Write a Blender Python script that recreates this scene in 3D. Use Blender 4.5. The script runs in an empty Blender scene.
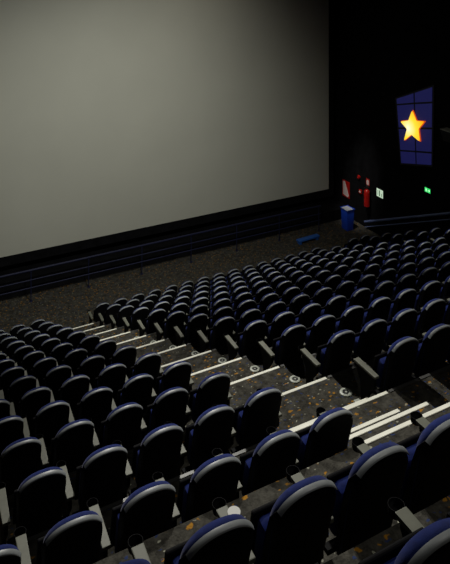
import bpy, bmesh, math, random
from mathutils import Vector, Matrix
random.seed(7)
PI = math.pi
S = bpy.context.scene
C = S.collection

# ------------------------------------------------------------------ materials
def new_mat(name):
    m = bpy.data.materials.new(name); m.use_nodes = True
    nt = m.node_tree; b = nt.nodes['Principled BSDF']
    return m, nt, b

def plain(name, col, rough=0.6, metal=0.0, spec=0.5, noise=0.0, scale=30.0, bump=0.0, bscale=200.0, sheen=0.0, emit=None, es=0.0):
    m, nt, b = new_mat(name)
    b.inputs['Base Color'].default_value = (*col, 1)
    b.inputs['Roughness'].default_value = rough
    b.inputs['Metallic'].default_value = metal
    b.inputs['Specular IOR Level'].default_value = spec
    if sheen:
        b.inputs['Sheen Weight'].default_value = sheen
    tc = nt.nodes.new('ShaderNodeTexCoord')
    if noise:
        n = nt.nodes.new('ShaderNodeTexNoise'); n.inputs['Scale'].default_value = scale; n.inputs['Detail'].default_value = 5
        nt.links.new(tc.outputs['Object'], n.inputs['Vector'])
        r = nt.nodes.new('ShaderNodeValToRGB')
        r.color_ramp.elements[0].position = 0.3; r.color_ramp.elements[1].position = 0.7
        r.color_ramp.elements[0].color = (*[c * (1 - noise) for c in col], 1)
        r.color_ramp.elements[1].color = (*[min(1, c * (1 + noise)) for c in col], 1)
        nt.links.new(n.outputs['Fac'], r.inputs['Fac']); nt.links.new(r.outputs['Color'], b.inputs['Base Color'])
    if bump:
        n2 = nt.nodes.new('ShaderNodeTexNoise'); n2.inputs['Scale'].default_value = bscale
        nt.links.new(tc.outputs['Object'], n2.inputs['Vector'])
        bp = nt.nodes.new('ShaderNodeBump'); bp.inputs['Strength'].default_value = bump; bp.inputs['Distance'].default_value = 0.004
        nt.links.new(n2.outputs['Fac'], bp.inputs['Height']); nt.links.new(bp.outputs['Normal'], b.inputs['Normal'])
    if emit:
        b.inputs['Emission Color'].default_value = (*emit, 1); b.inputs['Emission Strength'].default_value = es
    return m

def carpet_mat():
    m, nt, b = new_mat('patterned_carpet')
    tc = nt.nodes.new('ShaderNodeTexCoord')
    n = nt.nodes.new('ShaderNodeTexNoise'); n.inputs['Scale'].default_value = 9; n.inputs['Detail'].default_value = 8; n.inputs['Roughness'].default_value = 0.75
    nt.links.new(tc.outputs['Object'], n.inputs['Vector'])
    r = nt.nodes.new('ShaderNodeValToRGB')
    r.color_ramp.elements[0].position = 0.38; r.color_ramp.elements[1].position = 0.66
    r.color_ramp.elements[0].color = (0.024, 0.022, 0.017, 1); r.color_ramp.elements[1].color = (0.10, 0.095, 0.078, 1)
    nt.links.new(n.outputs['Fac'], r.inputs['Fac'])
    cur = r.outputs['Color']
    def spots(scale, thr, soft, col, seed, gate):
        nonlocal cur
        mp = nt.nodes.new('ShaderNodeMapping'); mp.inputs['Location'].default_value = (seed, seed * 1.7, 0)
        mp.inputs['Rotation'].default_value = (0, 0, seed); mp.inputs['Scale'].default_value = (1, 1.5, 1)
        nt.links.new(tc.outputs['Object'], mp.inputs['Vector'])
        wn = nt.nodes.new('ShaderNodeTexNoise'); wn.inputs['Scale'].default_value = 14
        nt.links.new(mp.outputs['Vector'], wn.inputs['Vector'])
        mx0 = nt.nodes.new('ShaderNodeMix'); mx0.data_type = 'VECTOR'; mx0.inputs['Factor'].default_value = 0.08
        nt.links.new(mp.outputs['Vector'], mx0.inputs['A']); nt.links.new(wn.outputs['Color'], mx0.inputs['B'])
        v = nt.nodes.new('ShaderNodeTexVoronoi'); v.inputs['Scale'].default_value = scale
        nt.links.new(mx0.outputs['Result'], v.inputs['Vector'])
        mr = nt.nodes.new('ShaderNodeMapRange'); mr.inputs['From Min'].default_value = thr; mr.inputs['From Max'].default_value = thr - soft
        nt.links.new(v.outputs['Distance'], mr.inputs['Value'])
        g = nt.nodes.new('ShaderNodeSeparateColor'); nt.links.new(v.outputs['Color'], g.inputs['Color'])
        gt = nt.nodes.new('ShaderNodeMath'); gt.operation = 'GREATER_THAN'; gt.inputs[1].default_value = gate
        nt.links.new(g.outputs['Red'], gt.inputs[0])
        mu = nt.nodes.new('ShaderNodeMath'); mu.operation = 'MULTIPLY'
        nt.links.new(mr.outputs['Result'], mu.inputs[0]); nt.links.new(gt.outputs['Value'], mu.inputs[1])
        mx = nt.nodes.new('ShaderNodeMix'); mx.data_type = 'RGBA'
        nt.links.new(mu.outputs['Value'], mx.inputs['Factor']); nt.links.new(cur, mx.inputs['A']); mx.inputs['B'].default_value = (*col, 1)
        cur = mx.outputs['Result']
    spots(13.0, 0.30, 0.10, (0.42, 0.20, 0.02), 1.3, 0.62)
    spots(16.0, 0.28, 0.08, (0.03, 0.05, 0.14), 4.1, 0.60)
    spots(17.0, 0.24, 0.06, (0.36, 0.36, 0.28), 7.7, 0.78)
    nt.links.new(cur, b.inputs['Base Color'])
    b.inputs['Roughness'].default_value = 0.9; b.inputs['Specular IOR Level'].default_value = 0.15
    bp = nt.nodes.new('ShaderNodeBump'); bp.inputs['Strength'].default_value = 0.5; bp.inputs['Distance'].default_value = 0.01
    n3 = nt.nodes.new('ShaderNodeTexNoise'); n3.inputs['Scale'].default_value = 60
    nt.links.new(tc.outputs['Object'], n3.inputs['Vector'])
    nt.links.new(n3.outputs['Fac'], bp.inputs['Height']); nt.links.new(bp.outputs['Normal'], b.inputs['Normal'])
    return m

M = dict(
    carpet=carpet_mat(),
    wall=plain('black_wall_fabric', (0.006, 0.006, 0.007), 0.95, spec=0.1, noise=0.4, scale=3, bump=0.3),
    ceil=plain('black_ceiling', (0.01, 0.01, 0.01), 0.95, spec=0.1),
    screen=plain('matte_screen', (0.60, 0.60, 0.515), 0.95, spec=0.05, noise=0.03, scale=0.5, bump=0.05, bscale=400),
    shell=plain('black_back_shell', (0.004, 0.004, 0.005), 0.75, spec=0.12, bump=0.2, bscale=300),
    trim=plain('grey_trim_rim_highlight', (0.29, 0.31, 0.315), 0.42, spec=0.5, noise=0.12, scale=20),  # pale tone paints in the highlight on the black shell's rim
    arm=plain('grey_green_armrest', (0.175, 0.18, 0.14), 0.55, spec=0.3, noise=0.12, scale=14),
    blue=plain('blue_velour', (0.009, 0.021, 0.135), 0.9, spec=0.1, noise=0.2, scale=25, bump=0.3, sheen=0.15),
    black=plain('black_plastic', (0.01, 0.01, 0.011), 0.5, spec=0.4),
    steel=plain('dark_steel', (0.03, 0.03, 0.03), 0.45, metal=0.3),
    nosing=plain('white_edging_added_glow', (0.80, 0.80, 0.70), 0.45, noise=0.1, scale=6, emit=(1.0, 0.95, 0.75), es=0.16),  # edging is no lamp; faint glow added to brighten it
    edge=plain('dull_metal_edge', (0.10, 0.10, 0.095), 0.5, metal=0.3),
    plate=plain('white_enamel_plate', (0.55, 0.58, 0.50), 0.4),
    railm=plain('dark_blue_painted_steel', (0.012, 0.015, 0.05), 0.5, spec=0.3),
    hrail=plain('blue_grey_painted_steel', (0.18, 0.24, 0.5), 0.4),
    bin=plain('bright_blue_plastic', (0.02, 0.09, 0.75), 0.35, noise=0.1, scale=8),
    liner=plain('thin_white_liner', (0.72, 0.76, 0.85), 0.5),
    red=plain('glossy_red_paint', (0.5, 0.012, 0.008), 0.3, noise=0.1, scale=12),
    pale=plain('pale_pink_print', (0.85, 0.70, 0.66), 0.6),
    white=plain('white_paper', (0.8, 0.8, 0.74), 0.6),
    bench=plain('blue_vinyl', (0.03, 0.14, 0.55), 0.4),
    muntin=plain('black_panel_grid', (0.006, 0.006, 0.01), 0.6),
    pane=plain('blue_backlit_pane', (0.03, 0.03, 0.22), 0.4, emit=(0.05, 0.055, 0.45), es=0.10),
    starside=plain('orange_star_edge', (0.5, 0.08, 0.01), 0.5, emit=(1.0, 0.13, 0.01), es=0.5),
    greenlit=plain('green_lit_sign', (0.02, 0.3, 0.08), 0.5, emit=(0.04, 0.8, 0.16), es=0.9),
    whitelit=plain('pale_lit_figure', (0.7, 0.9, 0.7), 0.5, emit=(0.6, 1.0, 0.65), es=1.1),
    palelit=plain('pale_green_lit_panel', (0.6, 0.7, 0.58), 0.5, emit=(0.62, 0.8, 0.6), es=0.75),
    greypr=plain('grey_print', (0.12, 0.2, 0.13), 0.6, emit=(0.15, 0.3, 0.15), es=0.35),
    speaker=plain('grey_black_cabinet', (0.012, 0.012, 0.012), 0.5),
)
def star_mat():
    m, nt, b = new_mat('glowing_yellow_star')
    tc = nt.nodes.new('ShaderNodeTexCoord')
    ln = nt.nodes.new('ShaderNodeVectorMath'); ln.operation = 'LENGTH'
    nt.links.new(tc.outputs['Object'], ln.inputs[0])
    r = nt.nodes.new('ShaderNodeValToRGB')
    e = r.color_ramp.elements
    e[0].position = 0.0; e[0].color = (1, 1, 0.8, 1)
    e[1].position = 0.85; e[1].color = (0.95, 0.38, 0.0, 1)
    x = e.new(0.15); x.color = (1, 0.86, 0.35, 1)
    x = e.new(0.40); x.color = (1, 0.72, 0.04, 1)
    nt.links.new(ln.outputs['Value'], r.inputs['Fac'])
    b.inputs['Base Color'].default_value = (0.8, 0.5, 0.02, 1)
    nt.links.new(r.outputs['Color'], b.inputs['Emission Color']); b.inputs['Emission Strength'].default_value = 1.1
    return m
M['star'] = star_mat()

# ------------------------------------------------------------------ helpers
def box(bm, lo, hi, bev=0.0, mat=None):
    res = bmesh.ops.create_cube(bm, size=1.0)
    vs = res['verts']
    for v in vs:
        v.co = Vector([(lo[i] + hi[i]) / 2 + v.co[i] * (hi[i] - lo[i]) for i in range(3)])
    if bev:
        es = list({e for v in vs for e in v.link_edges})
        out = bmesh.ops.bevel(bm, geom=es, offset=bev, segments=2, affect='EDGES', profile=0.6)
        vs = list({v for f in out['faces'] for v in f.verts} | {v for v in vs if v.is_valid})
    if mat is not None:
        for v in vs: v.co = mat @ v.co
    return vs

def tube(bm, p0, p1, r, n=12, r2=None):
    p0 = Vector(p0); p1 = Vector(p1); d = p1 - p0
    m = Matrix.Translation((p0 + p1) / 2) @ d.to_track_quat('Z', 'Y').to_matrix().to_4x4()
    bmesh.ops.create_cone(bm, cap_ends=True, segments=n, radius1=r, radius2=r if r2 is None else r2, depth=d.length, matrix=m)

def lathe(bm, prof, n=24, loc=(0, 0, 0)):
    rings = []
    for (r, z) in prof:
        rings.append([bm.verts.new((loc[0] + r * math.cos(2 * PI * k / n), loc[1] + r * math.sin(2 * PI * k / n), loc[2] + z)) for k in range(n)])
    for a, b in zip(rings, rings[1:]):
        for k in range(n):
            bm.faces.new((a[k], a[(k + 1) % n], b[(k + 1) % n], b[k]))
    bm.faces.new(rings[0][::-1]); bm.faces.new(rings[-1])

def obj(name, bm, mat, parent=None, smooth=False, loc=None):
    bmesh.ops.recalc_face_normals(bm, faces=bm.faces)
    me = bpy.data.meshes.new(name); bm.to_mesh(me); bm.free()
    me.materials.append(M[mat])
    if smooth:
        for p in me.polygons: p.use_smooth = True
        me.set_sharp_from_angle(angle=math.radians(50))
    o = bpy.data.objects.new(name, me); C.objects.link(o)
    if parent: o.parent = parent
    if loc: o.location = loc
    return o

def B(name, mat, lo, hi, parent=None, bev=0.0, mtx=None):
    bm = bmesh.new(); box(bm, lo, hi, bev, mtx)
    return obj(name, bm, mat, parent)

def thing(name, label, cat, loc=(0, 0, 0), rz=0, group=None):
    o = bpy.data.objects.new(name, None); C.objects.link(o)
    o.empty_display_size = 0.2
    o.location = loc; o.rotation_euler = (0, 0, rz)
    o['label'] = label; o['category'] = cat
    if group: o['group'] = group
    return o

def struct(o):
    o['kind'] = 'structure'; return o

# ------------------------------------------------------------------ layout
PX, DY, DZ = 0.56, 1.1722, 0.5509
X0, Y0, Z0 = 5.162, 4.3866, -3.9483
SH = 1.08                        # seat height to the top of the headrest
def row_y(r): return {-2: 2.0, -1: 3.01}.get(r, Y0 + DY * r)
def row_top(r): return {-2: -2.48, -1: -3.05}.get(r, Z0 - DZ * r)
def row_z(r): return row_top(r) - SH
def col_x(c, r):
    x = X0 + PX * c
    if c < 0: x -= 0.2256
    if r < 0: x -= 0.10
    return x
ROWS = list(range(-2, 13))
def front(r):
    if r == -1: return 4.15
    if r == -2: return 2.97
    return row_y(r) + 1.13
ZF = row_z(12)
XL, XR = -2.6, 17.3
YB, YF = -2.4, 23.2
ZC = 2.9
AX0, AX1 = 3.55, 4.88            # stepped aisle
BX0, BX1 = 13.30, 14.42          # second aisle nearer the side wall

# ------------------------------------------------------------------ floor with terraces and steps
bm = bmesh.new()
prev = YB
zs = {}
# rear platforms behind the last visible rows
box(bm, (XL, YB, ZF - 0.3), (XR, 0.75, row_z(-2) + 1.12))
box(bm, (XL, 0.75, ZF - 0.3), (XR, 1.97, row_z(-2) + 0.0))
prev = 1.97
for r in ROWS[:-1]:
    f = front(r)
    box(bm, (XL, prev, ZF - 0.3), (XR, f, row_z(r)))
    prev = f
box(bm, (XL, prev, ZF - 0.3), (XR, YF, ZF))
for r in range(0, 12):
    for a0, a1 in ((AX0, AX1), (BX0, BX1)):
        box(bm, (a0, front(r), row_z(r + 1) - 0.02), (a1, front(r) + 0.32, row_z(r) - 0.275))
for a0, a1 in ((3.30, 4.50),):
    box(bm, (a0, 4.15, -5.2), (a1, 4.90, -4.70)); box(bm, (a0, 4.15, -4.75), (a1, 4.50, -4.37))
struct(obj('floor', bm, 'carpet'))

tn = [0]
def trim(bm, mat):
    tn[0] += 1
    return struct(obj('trim_%d' % tn[0], bm, mat))
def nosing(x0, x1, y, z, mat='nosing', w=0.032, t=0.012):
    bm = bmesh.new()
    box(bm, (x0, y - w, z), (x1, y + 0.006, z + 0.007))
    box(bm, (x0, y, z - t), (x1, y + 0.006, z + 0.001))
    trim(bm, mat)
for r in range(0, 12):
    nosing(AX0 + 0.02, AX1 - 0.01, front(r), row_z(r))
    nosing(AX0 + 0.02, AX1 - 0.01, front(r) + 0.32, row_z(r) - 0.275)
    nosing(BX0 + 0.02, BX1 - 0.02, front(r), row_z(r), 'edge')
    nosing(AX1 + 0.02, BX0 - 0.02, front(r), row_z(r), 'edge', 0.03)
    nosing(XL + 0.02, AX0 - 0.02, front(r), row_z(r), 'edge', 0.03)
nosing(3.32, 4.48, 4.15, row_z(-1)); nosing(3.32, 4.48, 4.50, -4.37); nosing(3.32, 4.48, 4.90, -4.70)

# ------------------------------------------------------------------ shell of the room
struct(B('wall_front', 'wall', (XL - 0.2, YF, ZF - 0.3), (XR + 0.2, YF + 0.2, ZC)))
struct(B('wall_back', 'wall', (XL - 0.2, YB - 0.2, ZF - 0.3), (XR + 0.2, YB, ZC)))
struct(B('wall_left', 'wall', (XL - 0.2, YB, ZF - 0.3), (XL, YF, ZC)))
struct(B('wall_right', 'wall', (XR, YB, ZF - 0.3), (XR + 0.2, YF, ZC)))
struct(B('ceiling', 'ceil', (XL - 0.2, YB - 0.2, ZC), (XR + 0.2, YF + 0.2, ZC + 0.2)))
# platform below the screen
struct(B('trim_90', 'wall', (XL, 22.0, ZF), (XR, YF, ZF + 0.45)))

# projection screen
scr = thing('cinema_screen', 'huge pale grey blank cinema screen stretched across the black front wall', 'screen', (9.0, 22.62, -10.48))
bm = bmesh.new()
N = 24
SX0, SX1, SZ = -1.2 - 9.0, 16.64 - 9.0, 9.2
g = []
for i in range(N + 1):
    x = SX0 + (SX1 - SX0) * i / N
    g.append([bm.verts.new((x, 0.0, 0)), bm.verts.new((x, 0.0, SZ)), bm.verts.new((x, 0.03, SZ)), bm.verts.new((x, 0.03, 0))])
for a, b in zip(g, g[1:]):
    for k in range(4): bm.faces.new((a[k], b[k], b[(k + 1) % 4], a[(k + 1) % 4]))
bm.faces.new(g[0][::-1]); bm.faces.new(g[-1])
obj('screen_fabric', bm, 'screen', scr)
bm = bmesh.new()
box(bm, (SX0 - 0.3, 0.035, -0.35), (SX1 + 0.3, 0.12, 0.0)); box(bm, (SX0 - 0.3, 0.035, SZ), (SX1 + 0.3, 0.12, SZ + 0.3))
box(bm, (SX0 - 0.3, 0.035, 0), (SX0, 0.12, SZ)); box(bm, (SX1, 0.035, 0), (SX1 + 0.3, 0.12, SZ))
box(bm, (SX0 - 0.3, 0.12, -0.35), (SX1 + 0.3, 0.6, SZ + 0.3))
obj('masking_frame', bm, 'wall', scr)

# railing in front of the screen
rl = thing('front_railing', 'long dark blue three-bar metal railing below the big screen', 'railing', (0, 21.5, ZF))
hz = [-10.60 - ZF, -10.93 - ZF, -11.19 - ZF]
for k, h in enumerate(hz):
    bm = bmesh.new(); tube(bm, (-2.4, 0, h), (15.4, 0, h), 0.032 if k == 0 else 0.02)
    obj('rail', bm, 'railm', rl, True)
for i in range(10):
    x = -2.3 + i * (17.6 / 9)
    bm = bmesh.new(); tube(bm, (x, 0, 0), (x, 0, hz[0]), 0.016); tube(bm, (x, 0, 0), (x, 0, 0.012), 0.06)
    obj('post', bm, 'railm', rl, True)

# raked handrail along the side wall
hr = thing('side_handrail', 'thin dark blue handrail following the steps along the right-hand wall', 'handrail', (17.1, 20.7, ZF))
yA, yB_ = 0.0, -14.0
def hz_at(y): return (-11.30 - ZF) - 0.4516 * y
for dz_, rr in ((0, 0.045), (-0.22, 0.018)):
    bm = bmesh.new(); tube(bm, (0, yA, hz_at(yA) + dz_), (0, yB_, hz_at(yB_) + dz_), rr)
    obj('rail', bm, 'hrail', hr, True)
for i in range(10):
    y = -0.1 - i * 1.5
    bm = bmesh.new(); tube(bm, (0, y, hz_at(y)), (0.195, y, hz_at(y) - 0.12), 0.014); tube(bm, (0, y, hz_at(y)), (0, y, hz_at(y) - 0.22), 0.012)
    obj('bracket', bm, 'railm', hr, True)

# ------------------------------------------------------------------ the seat
HW = 0.213
def outline(inset=0.0, n=22):
    pts = []
    for k in range(n + 1):                       # arch from right to left
        a = PI * k / n
        c, s = math.cos(a), math.sin(a)
        x = HW * math.copysign(abs(c) ** (2 / 2.35), c)
        z = 0.915 + 0.165 * abs(s) ** (2 / 2.1)
        pts.append((x, z))
    for z in (0.78, 0.66, 0.52, 0.38): pts.append((-HW + 0.018 * (0.915 - z) / 0.45, z))
    pts += [(-0.16, 0.27), (-0.09, 0.245), (0.09, 0.245), (0.16, 0.27)]
    for z in (0.38, 0.52, 0.66, 0.78): pts.append((HW - 0.018 * (0.915 - z) / 0.45, z))
    zc = 0.70
    return [(x * (1 - inset / HW), zc + (z - zc) * (1 - inset / 0.37)) for x, z in pts]
ARCH = 22
def lean(z): return (SH - z) * 0.26 - 0.075
def ring(bm, inset, y):
    return [bm.verts.new((x, lean(z) + y, z)) for x, z in outline(inset)]
def loft(bm, spec, cap0=True, cap1=True, wrap=0.0):
    rs = [ring(bm, i, y) for i, y in spec]
    if wrap:                                     # black shell wraps over the pad sides, standing in for their shade
        for v in rs[-1]: v.co.y += wrap * min(1.0, max(0.0, (1.0 - v.co.z) / 0.12))
    n = len(rs[0])
    for a, b in zip(rs, rs[1:]):
        for k in range(n): bm.faces.new((a[k], a[(k + 1) % n], b[(k + 1) % n], b[k]))
    if cap0: bm.faces.new(rs[0][::-1])
    if cap1: bm.faces.new(rs[-1])

def make_seat():
    t = thing('cinema_chair', '', 'seat')
    bm = bmesh.new(); loft(bm, [(0.06, -0.022), (0.030, -0.019), (0.012, -0.008), (0.002, 0.02)], wrap=0.065)
    obj('back_shell', bm, 'shell', t, True)
    # pale plastic capping, a crescent imitating the highlight along the shell's top rim
    bm = bmesh.new()
    spec = [(0.009, -0.014), (0.005, -0.011), (0.002, -0.006), (-0.003, 0.010), (-0.003, 0.024), (0.02, 0.026), (0.024, -0.008)]
    rs = []
    for i, y in spec:
        pts = []
        for k in range(3, ARCH - 2):       # the capping thins out down the sides, as the highlight fades
            w_ = math.sin(PI * (k - 2) / (ARCH - 4)) ** 0.8
            pts.append(outline(i * w_ if i > 0 else i)[k])
        rs.append([bm.verts.new((x, lean(z) + y, z)) for x, z in pts])
    m = len(rs[0]); q = len(rs)
    for a in range(q):
        b = (a + 1) % q
        for k in range(m - 1): bm.faces.new((rs[a][k], rs[a][k + 1], rs[b][k + 1], rs[b][k]))
    bm.faces.new([r_[0] for r_ in rs]); bm.faces.new([r_[-1] for r_ in rs][::-1])
    obj('top_trim', bm, 'trim', t, True)
    bm = bmesh.new(); loft(bm, [(0.014, 0.022), (0.007, 0.034), (0.007, 0.055), (0.013, 0.078), (0.032, 0.094), (0.07, 0.10)])
    obj('backrest_cushion', bm, 'blue', t, True)
    # seat cushion
    # tipped-up seat cushion
    bm = bmesh.new(); box(bm, (-0.180, -0.05, -0.20), (0.180, 0.05, 0.16), 0.04)
    R_ = Matrix.Translation((0, 0.225, 0.575)) @ Matrix.Rotation(math.radians(12), 4, 'X')
    for v in bm.verts: v.co = R_ @ v.co
    obj('seat_cushion', bm, 'blue', t, True)
    bm = bmesh.new(); box(bm, (-0.20, 0.058, -0.19), (0.20, 0.085, 0.17), 0.01)
    for v in bm.verts: v.co = R_ @ v.co
    box(bm, (-0.265, 0.17, 0.35), (0.265, 0.22, 0.385)); obj('seat_pan', bm, 'shell', t)
    arm(t, -0.28)
    return t

def arm(t, x):
    # pedestal panel with foot
    bm = bmesh.new()
    prof = [(0.20, 0.0), (0.50, 0.0), (0.50, 0.03), (0.40, 0.07), (0.42, 0.40), (0.50, 0.53), (0.50, 0.585), (0.16, 0.585), (0.16, 0.48), (0.27, 0.34), (0.27, 0.07), (0.20, 0.03)]
    a = [bm.verts.new((x - 0.016, y, z)) for y, z in prof]; b = [bm.verts.new((x + 0.016, y, z)) for y, z in prof]
    bm.faces.new(a); bm.faces.new(b[::-1])
    for k in range(len(prof)): bm.faces.new((a[k], a[(k + 1) % len(prof)], b[(k + 1) % len(prof)], b[k]))
    box(bm, (x - 0.045, 0.19, 0), (x + 0.045, 0.51, 0.012))
    obj('pedestal', bm, 'shell', t)
    # armrest pad with an open end for the cup
    cy = 0.545
    bm = bmesh.new(); box(bm, (x - 0.040, 0.13, 0.585), (x + 0.040, 0.515, 0.615), 0.006)
    for v in bm.verts:
        if v.co.y < 0.2: v.co.x = x + (v.co.x - x) * 0.85
    ar = obj('armrest', bm, 'arm', t)
    bm = bmesh.new()
    n = 20
    rg = []
    for r_, z in ((0.046, 0.614), (0.045, 0.575), (0.042, 0.565), (0.038, 0.571), (0.043, 0.614)):
        rg.append([bm.verts.new((x + r_ * math.cos(2 * PI * k / n), cy + r_ * math.sin(2 * PI * k / n), z)) for k in range(n)])
    for i in range(5):
        a, b = rg[i], rg[(i + 1) % 5]
        for k in range(n): bm.faces.new((a[k], a[(k + 1) % n], b[(k + 1) % n], b[k]))
    bm.faces.new(rg[3])
    obj('cup_holder', bm, 'shell', ar, True)


def small_light(t):
    bm = bmesh.new(); box(bm, (-0.27, 0.52, 0.0), (-0.19, 0.58, 0.05), 0.008)
    obj('floor_bracket', bm, 'plate', t)

seat_mid = make_seat()
seat_mid.name = 'cinema_chair'
seat_end = make_seat(); arm(seat_end, 0.28)          # last of a row: a second armrest
seat_aisle = make_seat(); small_light(seat_aisle)    # first of a row on the far side of the aisle

def copy_tree(o, parent=None):
    c = o.copy(); C.objects.link(c); c.parent = parent
    for ch in o.children: copy_tree(ch, c)
    return c

ORD = ['zeroth', 'first', 'second', 'third', 'fourth', 'fifth', 'sixth', 'seventh', 'eighth', 'ninth', 'tenth', 'eleventh', 'twelfth', 'thirteenth', 'fourteenth', 'fifteenth']
F_, YAW, CY = 618.83, 0.4682, -45.22
def proj(X, Y, Z):
    c, s = math.cos(YAW), math.sin(YAW)
    d = X * s + Y * c
    return 225 + F_ * (X * c - Y * s) / d, CY - F_ * Z / d
used = set()
def rowname(r):
    k = 13 - r
    return 'front row' if k == 1 else ORD[k] + ' row from front'
def place(c, r, src, label, group):
    if id(src) not in used and r != -2: o = src; used.add(id(src))
    else: o = copy_tree(src)
    o.location = (col_x(c, r), row_y(r), row_z(r))
    o['label'] = label; o['group'] = group; o['category'] = 'seat'
    if r == -2:                                      # the last row has slightly taller armrests
        pass
    if (c, r) == (-5, -2):                           # its left armrest is not there in view
        for ch in list(o.children):
            if ch.name.startswith('armrest'):
                for g2 in list(ch.children): bpy.data.objects.remove(g2)
                bpy.data.objects.remove(ch)
    return o
count = 0
for r in ROWS:
    for c in range(-13, 19):
        if c in (-2, -1, 15, 16): continue
        if c >= 0 and r < 1: continue
        x, y, z = col_x(c, r), row_y(r), row_top(r)
        u, v = proj(x, y, z)
        u2, v2 = proj(x, y + 0.3, z - 0.5)
        if max(u, u2) < -26 or min(u, u2) > 476 or v > 640: continue
        if r == -2 and not (c in (-5, -4)): continue
        k = 13 - r
        if c < 0:
            n = -2 - c
            lab = 'dark blue cinema chair, left-hand block, %s, %s seat from stepped aisle' % (rowname(r), ORD[n]); grp = 'seats in the left-hand block'
            src = seat_end if c == -3 else seat_mid
        elif c < 15:
            n = c + 1
            lab = 'dark blue cinema chair, right-hand block, %s, %s seat from stepped aisle' % (rowname(r), ORD[n]); grp = 'seats in the right-hand block'
            src = seat_aisle if c == 0 else (seat_end if c == 14 else seat_mid)
        else:
            lab = 'dark blue cinema chair near right wall, %s, %s' % (rowname(r), 'on the aisle' if c == 17 else 'nearer the wall'); grp = 'seats near the right-hand wall'
            src = seat_end if c == 18 else seat_mid
        place(c, r, src, lab, grp); count += 1
print('SEATS', count)

# round marker plates on the carpet at the aisle end of each row
for r in range(1, 10):
    p = thing('row_marker', 'round white marker on carpet, aisle end of right-hand %s' % (rowname(r)), 'floor marker', (4.93, row_y(r) + 0.78, row_z(r)), 0, 'row markers beside the aisle')
    bm = bmesh.new(); lathe(bm, [(0.08, 0.0), (0.08, 0.008), (0.074, 0.014), (0.044, 0.014), (0.044, 0.0)], 28)
    obj('plate', bm, 'plate', p, True)
    bm = bmesh.new(); lathe(bm, [(0.044, 0.0), (0.044, 0.010), (0.03, 0.011)], 24)
    obj('dark_centre', bm, 'black', p, True)
    bm = bmesh.new(); box(bm, (-0.010, -0.012, 0.010), (0.014, 0.012, 0.015))
    obj('mark', bm, 'plate', p)

# paper cup on an armrest in the second row from the back
cx_ = 1.756
cup = thing('paper_cup', 'pale paper cup standing on an armrest near the bottom centre', 'cup', (cx_, 3.01 + 0.34, row_z(-1) + 0.619))
bm = bmesh.new(); lathe(bm, [(0.026, 0.0), (0.037, 0.10), (0.040, 0.103), (0.040, 0.108), (0.035, 0.108)], 24)
obj('cup_body', bm, 'white', cup, True)

# ------------------------------------------------------------------ the blue bin
b = thing('waste_bin', 'bright blue waste bin with pale liner standing in front right corner', 'bin', (16.5, 21.1, ZF), 0.0)
bm = bmesh.new()
vs = box(bm, (-0.19, -0.22, 0.0), (0.19, 0.22, 0.86), 0.03)
for v in bm.verts:
    k = 0.86 + 0.14 * v.co.z / 0.86; v.co.x *= k; v.co.y *= k
obj('bin_body', bm, 'bin', b, True)
bm = bmesh.new(); box(bm, (-0.21, -0.24, 0.84), (0.21, 0.24, 0.90), 0.02); obj('rim', bm, 'bin', b, True)
bm = bmesh.new(); box(bm, (-0.215, -0.245, 0.885), (0.12, 0.16, 0.92), 0.015)
for v in bm.verts: v.co.z += 0.012 * math.sin(v.co.x * 21 + v.co.y * 17)
obj('liner', bm, 'liner', b, True)

# low blue bench on the front floor
bn = thing('low_bench', 'low long blue bench on the front carpet before the screen', 'bench', (14.35, 20.9, ZF), 0.05)
bm = bmesh.new(); box(bm, (-0.52, -0.11, 0.10), (0.52, 0.11, 0.17), 0.02); obj('bench_top', bm, 'bench', bn, True)
for s in (-1, 1):
    B('leg', 'bench', (s * 0.42 - 0.05, -0.09, 0.0), (s * 0.42 + 0.05, 0.09, 0.10), bn, 0.008)

# ------------------------------------------------------------------ things on the side wall (x = 17.3)
def wall_quad_prism(bm, pts, x0, x1):
    a = [bm.verts.new((x0, y, z)) for y, z in pts]; c = [bm.verts.new((x1, y, z)) for y, z in pts]
    bm.faces.new(a); bm.faces.new(c[::-1])
    n = len(pts)
    for k in range(n): bm.faces.new((a[k], a[(k + 1) % n], c[(k + 1) % n], c[k]))

# window-like panel, corners (y, z): left = nearer the screen
TL, TR, BR_, BL_ = (18.97, -5.73), (17.01, -4.87), (17.06, -7.85), (18.69, -8.26)
wp = thing('star_window_panel', 'tall blue backlit window-like wall panel with black grid behind the star', 'wall panel', (XR - 0.002, 18.0, -6.6))
def rel(p): return (p[0] - 18.0, p[1] + 6.6)
def lerp(a, b, t): return (a[0] + (b[0] - a[0]) * t, a[1] + (b[1] - a[1]) * t)
def at(u, v): return rel(lerp(lerp(TL, TR, u), lerp(BL_, BR_, u), v))
bm = bmesh.new()
wall_quad_prism(bm, [at(-0.03, -0.015), at(1.03, -0.015), at(1.03, 1.015), at(-0.03, 1.015)], -0.05, 0.0)
obj('frame', bm, 'muntin', wp)
# the grid bars stay level along the rake: rows split at these fractions on each side
UL = [(0.0, 0.10, 0.46, 0.80, 1.0), (0.0, 0.205, 0.53, 0.835, 1.0)]
for i, (u0, u1) in enumerate(((0.02, 0.49), (0.53, 0.985))):
    for j in range(4):
        def vv(u, k, s): return UL[0][k] * (1 - u) + UL[1][k] * u + s
        g_ = 0.012
        pts = [at(u0, vv(u0, j, g_)), at(u1, vv(u1, j, g_)), at(u1, vv(u1, j + 1, -g_)), at(u0, vv(u0, j + 1, -g_))]
        bm = bmesh.new(); wall_quad_prism(bm, pts, -0.062, -0.048)
        obj('pane', bm, 'pane', wp)

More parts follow.
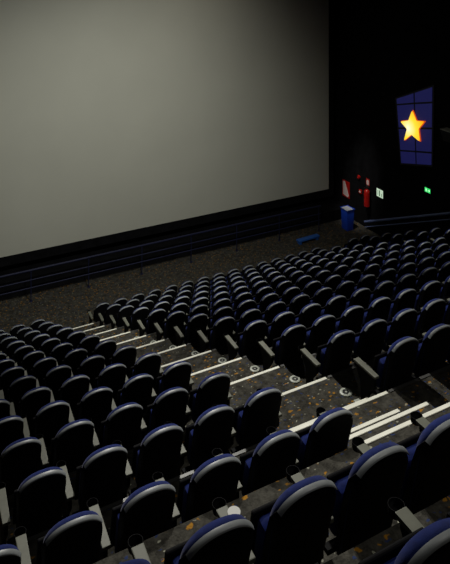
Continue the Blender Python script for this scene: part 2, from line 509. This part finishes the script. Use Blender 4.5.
# the star: outline given in the wall plane
st = thing('lit_star', 'glowing yellow five-pointed star mounted on the blue wall panel', 'star light', (XR - 0.13, 18.17, -6.70))
tips = []
def wy(u, v):   # pixel measured once on the photograph turned to metres on the wall
    a = (u - 225) / F_; c, s = math.cos(YAW), math.sin(YAW)
    dx, dy, dz = a * c + s, c - a * s, (CY - v) / F_
    t = (XR - 0.13) / dx
    return dy * t - 18.17, dz * t + 6.70
P_ = [(412, 110.5), (416, 121), (424, 121.5), (418, 129), (419.5, 141.5), (411.3, 134.5), (404, 140.5), (407, 129), (400.5, 121.5), (408.5, 120.5)]
raw = [wy(*p) for p in P_]
pts = []
for k in range(len(raw)):            # round each corner a little
    p, q, r_ = Vector(raw[k - 1]), Vector(raw[k]), Vector(raw[(k + 1) % len(raw)])
    f = 0.16 if k % 2 == 0 else 0.08
    a, b2 = q.lerp(p, f), q.lerp(r_, f)
    for t_ in (0, 0.5, 1): pts.append(tuple(a.lerp(q, t_).lerp(q.lerp(b2, t_), t_)))
bm = bmesh.new()
n = len(pts)
cen = bm.verts.new((-0.05, 0, 0)); ro_ = [bm.verts.new((-0.012, y, z)) for y, z in pts]
for k in range(n): bm.faces.new((cen, ro_[k], ro_[(k + 1) % n]))
back = [bm.verts.new((0.02, y, z)) for y, z in pts]
for k in range(n): bm.faces.new((ro_[k], ro_[(k + 1) % n], back[(k + 1) % n], back[k]))
bm.faces.new(back)
obj('star_face', bm, 'star', st)
bm = bmesh.new(); wall_quad_prism(bm, [(y * 1.10, z * 1.08) for y, z in pts], 0.022, 0.047); obj('star_backing', bm, 'starside', st)

# green running-figure exit sign
exs = 0.8
ex = thing('exit_sign', 'small glowing green exit sign on the right wall below the star', 'exit sign', (XR, 17.26, -8.82))
B('casing', 'black', (-0.07, -0.19, -0.12), (0, 0.19, 0.12), ex, 0.01)
B('lit_face', 'greenlit', (-0.076, -0.17, -0.10), (-0.068, 0.17, 0.10), ex)
bm = bmesh.new()
def dot(y, z, r): bmesh.ops.create_cone(bm, cap_ends=True, segments=12, radius1=r, radius2=r, depth=0.004, matrix=Matrix.Translation((-0.078, y, z)) @ Matrix.Rotation(PI / 2, 4, 'Y'))
def stroke(p, q, w):
    p, q = Vector(p), Vector(q); d = (q - p).normalized(); nn = Vector((-d.y, d.x)) * w / 2
    wall_quad_prism(bm, [tuple(p + nn), tuple(q + nn), tuple(q - nn), tuple(p - nn)], -0.080, -0.076)
dot(0.09, 0.055, 0.016)
stroke((0.085, 0.04), (0.065, -0.01), 0.026); stroke((0.065, -0.01), (0.10, -0.03), 0.016); stroke((0.10, -0.03), (0.095, -0.075), 0.016)
stroke((0.065, -0.01), (0.045, -0.045), 0.016); stroke((0.045, -0.045), (0.02, -0.07), 0.016); stroke((0.085, 0.035), (0.115, 0.0), 0.013); stroke((0.08, 0.035), (0.04, 0.02), 0.013)
stroke((-0.03, 0.0), (-0.11, 0.0), 0.022); stroke((-0.09, 0.045), (-0.135, 0.0), 0.022); stroke((-0.09, -0.045), (-0.135, 0.0), 0.022)
obj('running_figure', bm, 'whitelit', ex)

ex.scale = (1, exs, exs)
# pale lit square sign
ps = thing('lit_notice', 'square pale green-white lit notice on right wall beside fire extinguisher', 'sign', (XR, 19.92, -9.85))
B('casing', 'black', (-0.06, -0.21, -0.18), (0, 0.21, 0.18), ps, 0.01)
B('lit_face', 'palelit', (-0.066, -0.19, -0.16), (-0.058, 0.19, 0.16), ps)
bm = bmesh.new(); box(bm, (-0.07, -0.02, -0.12), (-0.065, 0.04, 0.12)); box(bm, (-0.07, 0.10, -0.10), (-0.065, 0.13, 0.10)); box(bm, (-0.07, -0.13, -0.12), (-0.065, -0.10, 0.02))
obj('dark_print', bm, 'greypr', ps)

# fire extinguisher
fe = thing('fire_extinguisher', 'tall red fire extinguisher hanging on the right wall near the bin', 'fire extinguisher', (XR - 0.17, 20.60, -10.62))
bm = bmesh.new(); lathe(bm, [(0.10, 0), (0.125, 0.02), (0.125, 0.60), (0.115, 0.66), (0.07, 0.71), (0.035, 0.73), (0.03, 0.76)], 24); obj('cylinder', bm, 'red', fe, True)
bm = bmesh.new(); tube(bm, (0, 0, 0.75), (0, 0, 0.84), 0.035); box(bm, (-0.02, -0.12, 0.82), (0.02, 0.06, 0.845)); box(bm, (-0.02, -0.12, 0.86), (0.02, 0.05, 0.88)); obj('valve', bm, 'black', fe)
bm = bmesh.new(); tube(bm, (0, 0.05, 0.80), (-0.06, 0.15, 0.74), 0.014); tube(bm, (-0.06, 0.15, 0.74), (-0.06, 0.15, 0.25), 0.014); tube(bm, (-0.06, 0.15, 0.25), (-0.06, 0.15, 0.17), 0.02, r2=0.03); obj('hose', bm, 'black', fe, True)
bm = bmesh.new(); tube(bm, (0, 0, 0.38), (0, 0, 0.50), 0.1265, 24); obj('label_band', bm, 'red', fe, True)
bm = bmesh.new(); box(bm, (-0.02, -0.05, 0.20), (0.169, 0.05, 0.24)); box(bm, (-0.02, -0.05, 0.58), (0.169, 0.05, 0.61)); obj('wall_bracket', bm, 'black', fe)
# plate above it
es_ = thing('extinguisher_plate', 'small pale and red plate on the wall right above the extinguisher', 'sign', (XR, 20.74, -9.66))
B('plate', 'red', (-0.012, -0.11, -0.14), (0, 0.11, 0.14), es_)
B('print', 'pale', (-0.016, -0.07, -0.12), (-0.011, 0.07, 0.08), es_)
# call point and alarm
cp = thing('fire_call_point', 'small square red call point on right wall left of the extinguisher', 'call point', (XR, 21.2, -10.22))
B('housing', 'red', (-0.06, -0.08, -0.08), (0, 0.08, 0.08), cp, 0.01); B('glass', 'pale', (-0.064, -0.05, -0.04), (-0.058, 0.05, 0.04), cp)
al = thing('fire_alarm_sounder', 'small round red alarm sounder high above the call point', 'alarm', (XR, 21.3, -9.62))
bm = bmesh.new(); tube(bm, (0, 0, 0), (-0.06, 0, 0), 0.075, 20); tube(bm, (-0.06, 0, 0), (-0.09, 0, 0), 0.05, 20); obj('dome', bm, 'red', al, True)
# framed notice, pale with red surround
nt_ = thing('fire_notice', 'upright red notice with pale slanted print on wall above the blue bin', 'notice', (XR, 22.2, -10.45))
B('board', 'red', (-0.02, -0.24, -0.36), (0, 0.26, 0.36), nt_)
bm = bmesh.new(); wall_quad_prism(bm, [(0.22, 0.30), (0.08, 0.33), (-0.20, -0.25), (-0.12, -0.33), (0.20, -0.28)], -0.026, -0.019); obj('print', bm, 'pale', nt_)

# surround loudspeaker on the wall
sp = thing('wall_loudspeaker', 'black wall loudspeaker with painted-lit top high beside the star panel', 'loudspeaker', (XR, 15.75, -6.25))
bm = bmesh.new()
box(bm, (-0.42, -0.40, -0.42), (-0.08, 0.55, 0.0), 0.01)
for v in bm.verts:
    if v.co.x < -0.3 and v.co.z < -0.2: v.co.x += 0.14
obj('cabinet', bm, 'speaker', sp)
B('top_lit_sheet', 'plate', (-0.43, -0.41, 0.0), (-0.07, 0.56, 0.02), sp)  # pale sheet paints the light caught on the cabinet's top
B('mount', 'black', (-0.08, -0.1, -0.3), (0, 0.15, -0.1), sp)

# ------------------------------------------------------------------ light
def area(name, loc, target, size, power, col=(1, 0.97, 0.9), spread=180, sy=None):
    l = bpy.data.lights.new(name, 'AREA'); l.energy = power; l.color = col
    l.shape = 'RECTANGLE' if sy else 'DISK'; l.size = size
    if sy: l.size_y = sy
    l.spread = math.radians(spread)
    o = bpy.data.objects.new(name, l); C.objects.link(o); o.location = loc
    o.rotation_euler = (Vector(target) - Vector(loc)).to_track_quat('-Z', 'Y').to_euler()
    return o
def spot(name, loc, target, power, ang, blend=1.0, col=(1, 0.97, 0.9), r=0.15):
    l = bpy.data.lights.new(name, 'SPOT'); l.energy = power; l.color = col
    l.spot_size = math.radians(ang); l.spot_blend = blend; l.shadow_soft_size = r
    o = bpy.data.objects.new(name, l); C.objects.link(o); o.location = loc
    o.rotation_euler = (Vector(target) - Vector(loc)).to_track_quat('-Z', 'Y').to_euler()
    return o
# front house lights in the ceiling, then added unseen fill spots
spot('front_house_light', (4.9, 13.5, 2.4), (4.4, 5.6, -5.2), 3000, 64)
spot('front_house_light', (13.0, 19.5, 2.4), (10.5, 11.0, -9), 3000, 62)
spot('front_house_light', (4.4, 19.0, 2.4), (4.2, 12.0, -8.5), 2200, 46)
spot('rear_fill', (4.6, 2.2, 2.4), (3.6, 3.0, -3.5), 170, 60)  # added fill for the nearest rows and their floor, no fixture
spot('near_rows_fill', (3.6, 9.5, 2.4), (2.4, 3.6, -3.6), 900, 55)  # unseen spot added to brighten the near seat trims
spot('corner_fill', (11.5, 18.5, 1.5), (17.3, 21.2, -10.2), 3000, 13)  # unseen spot added to brighten the bin and red wall items
# wash on the screen
spot('screen_wash', (5.8, 12.0, -2.0), (5.6, 22.6, -9.0), 1780, 104, 1.0, (1, 1.0, 0.93), 0.3)
area('front_floor_light', (10, 19.5, 2.4), (9, 20.6, -11), 2.0, 30, (1, 0.93, 0.8), 120)

w = bpy.data.worlds.new('dark'); S.world = w; w.use_nodes = True
w.node_tree.nodes['Background'].inputs[0].default_value = (0, 0, 0, 1)
w.node_tree.nodes['Background'].inputs[1].default_value = 0

# ------------------------------------------------------------------ camera
cam = bpy.data.cameras.new('camera'); co = bpy.data.objects.new('camera', cam); C.objects.link(co)
cam.sensor_fit = 'HORIZONTAL'; cam.sensor_width = 36; cam.lens = F_ / 450 * 36
cam.shift_y = -(282 - CY) / 450
cam.clip_start = 0.05; cam.clip_end = 100
co.location = (0, 0, 0); co.rotation_euler = (PI / 2, 0, -YAW)
S.camera = co
S.view_settings.view_transform = 'Standard'; S.view_settings.look = 'None'
S.view_settings.gamma = 1; S.view_settings.exposure = 0; S.view_settings.use_curve_mapping = False
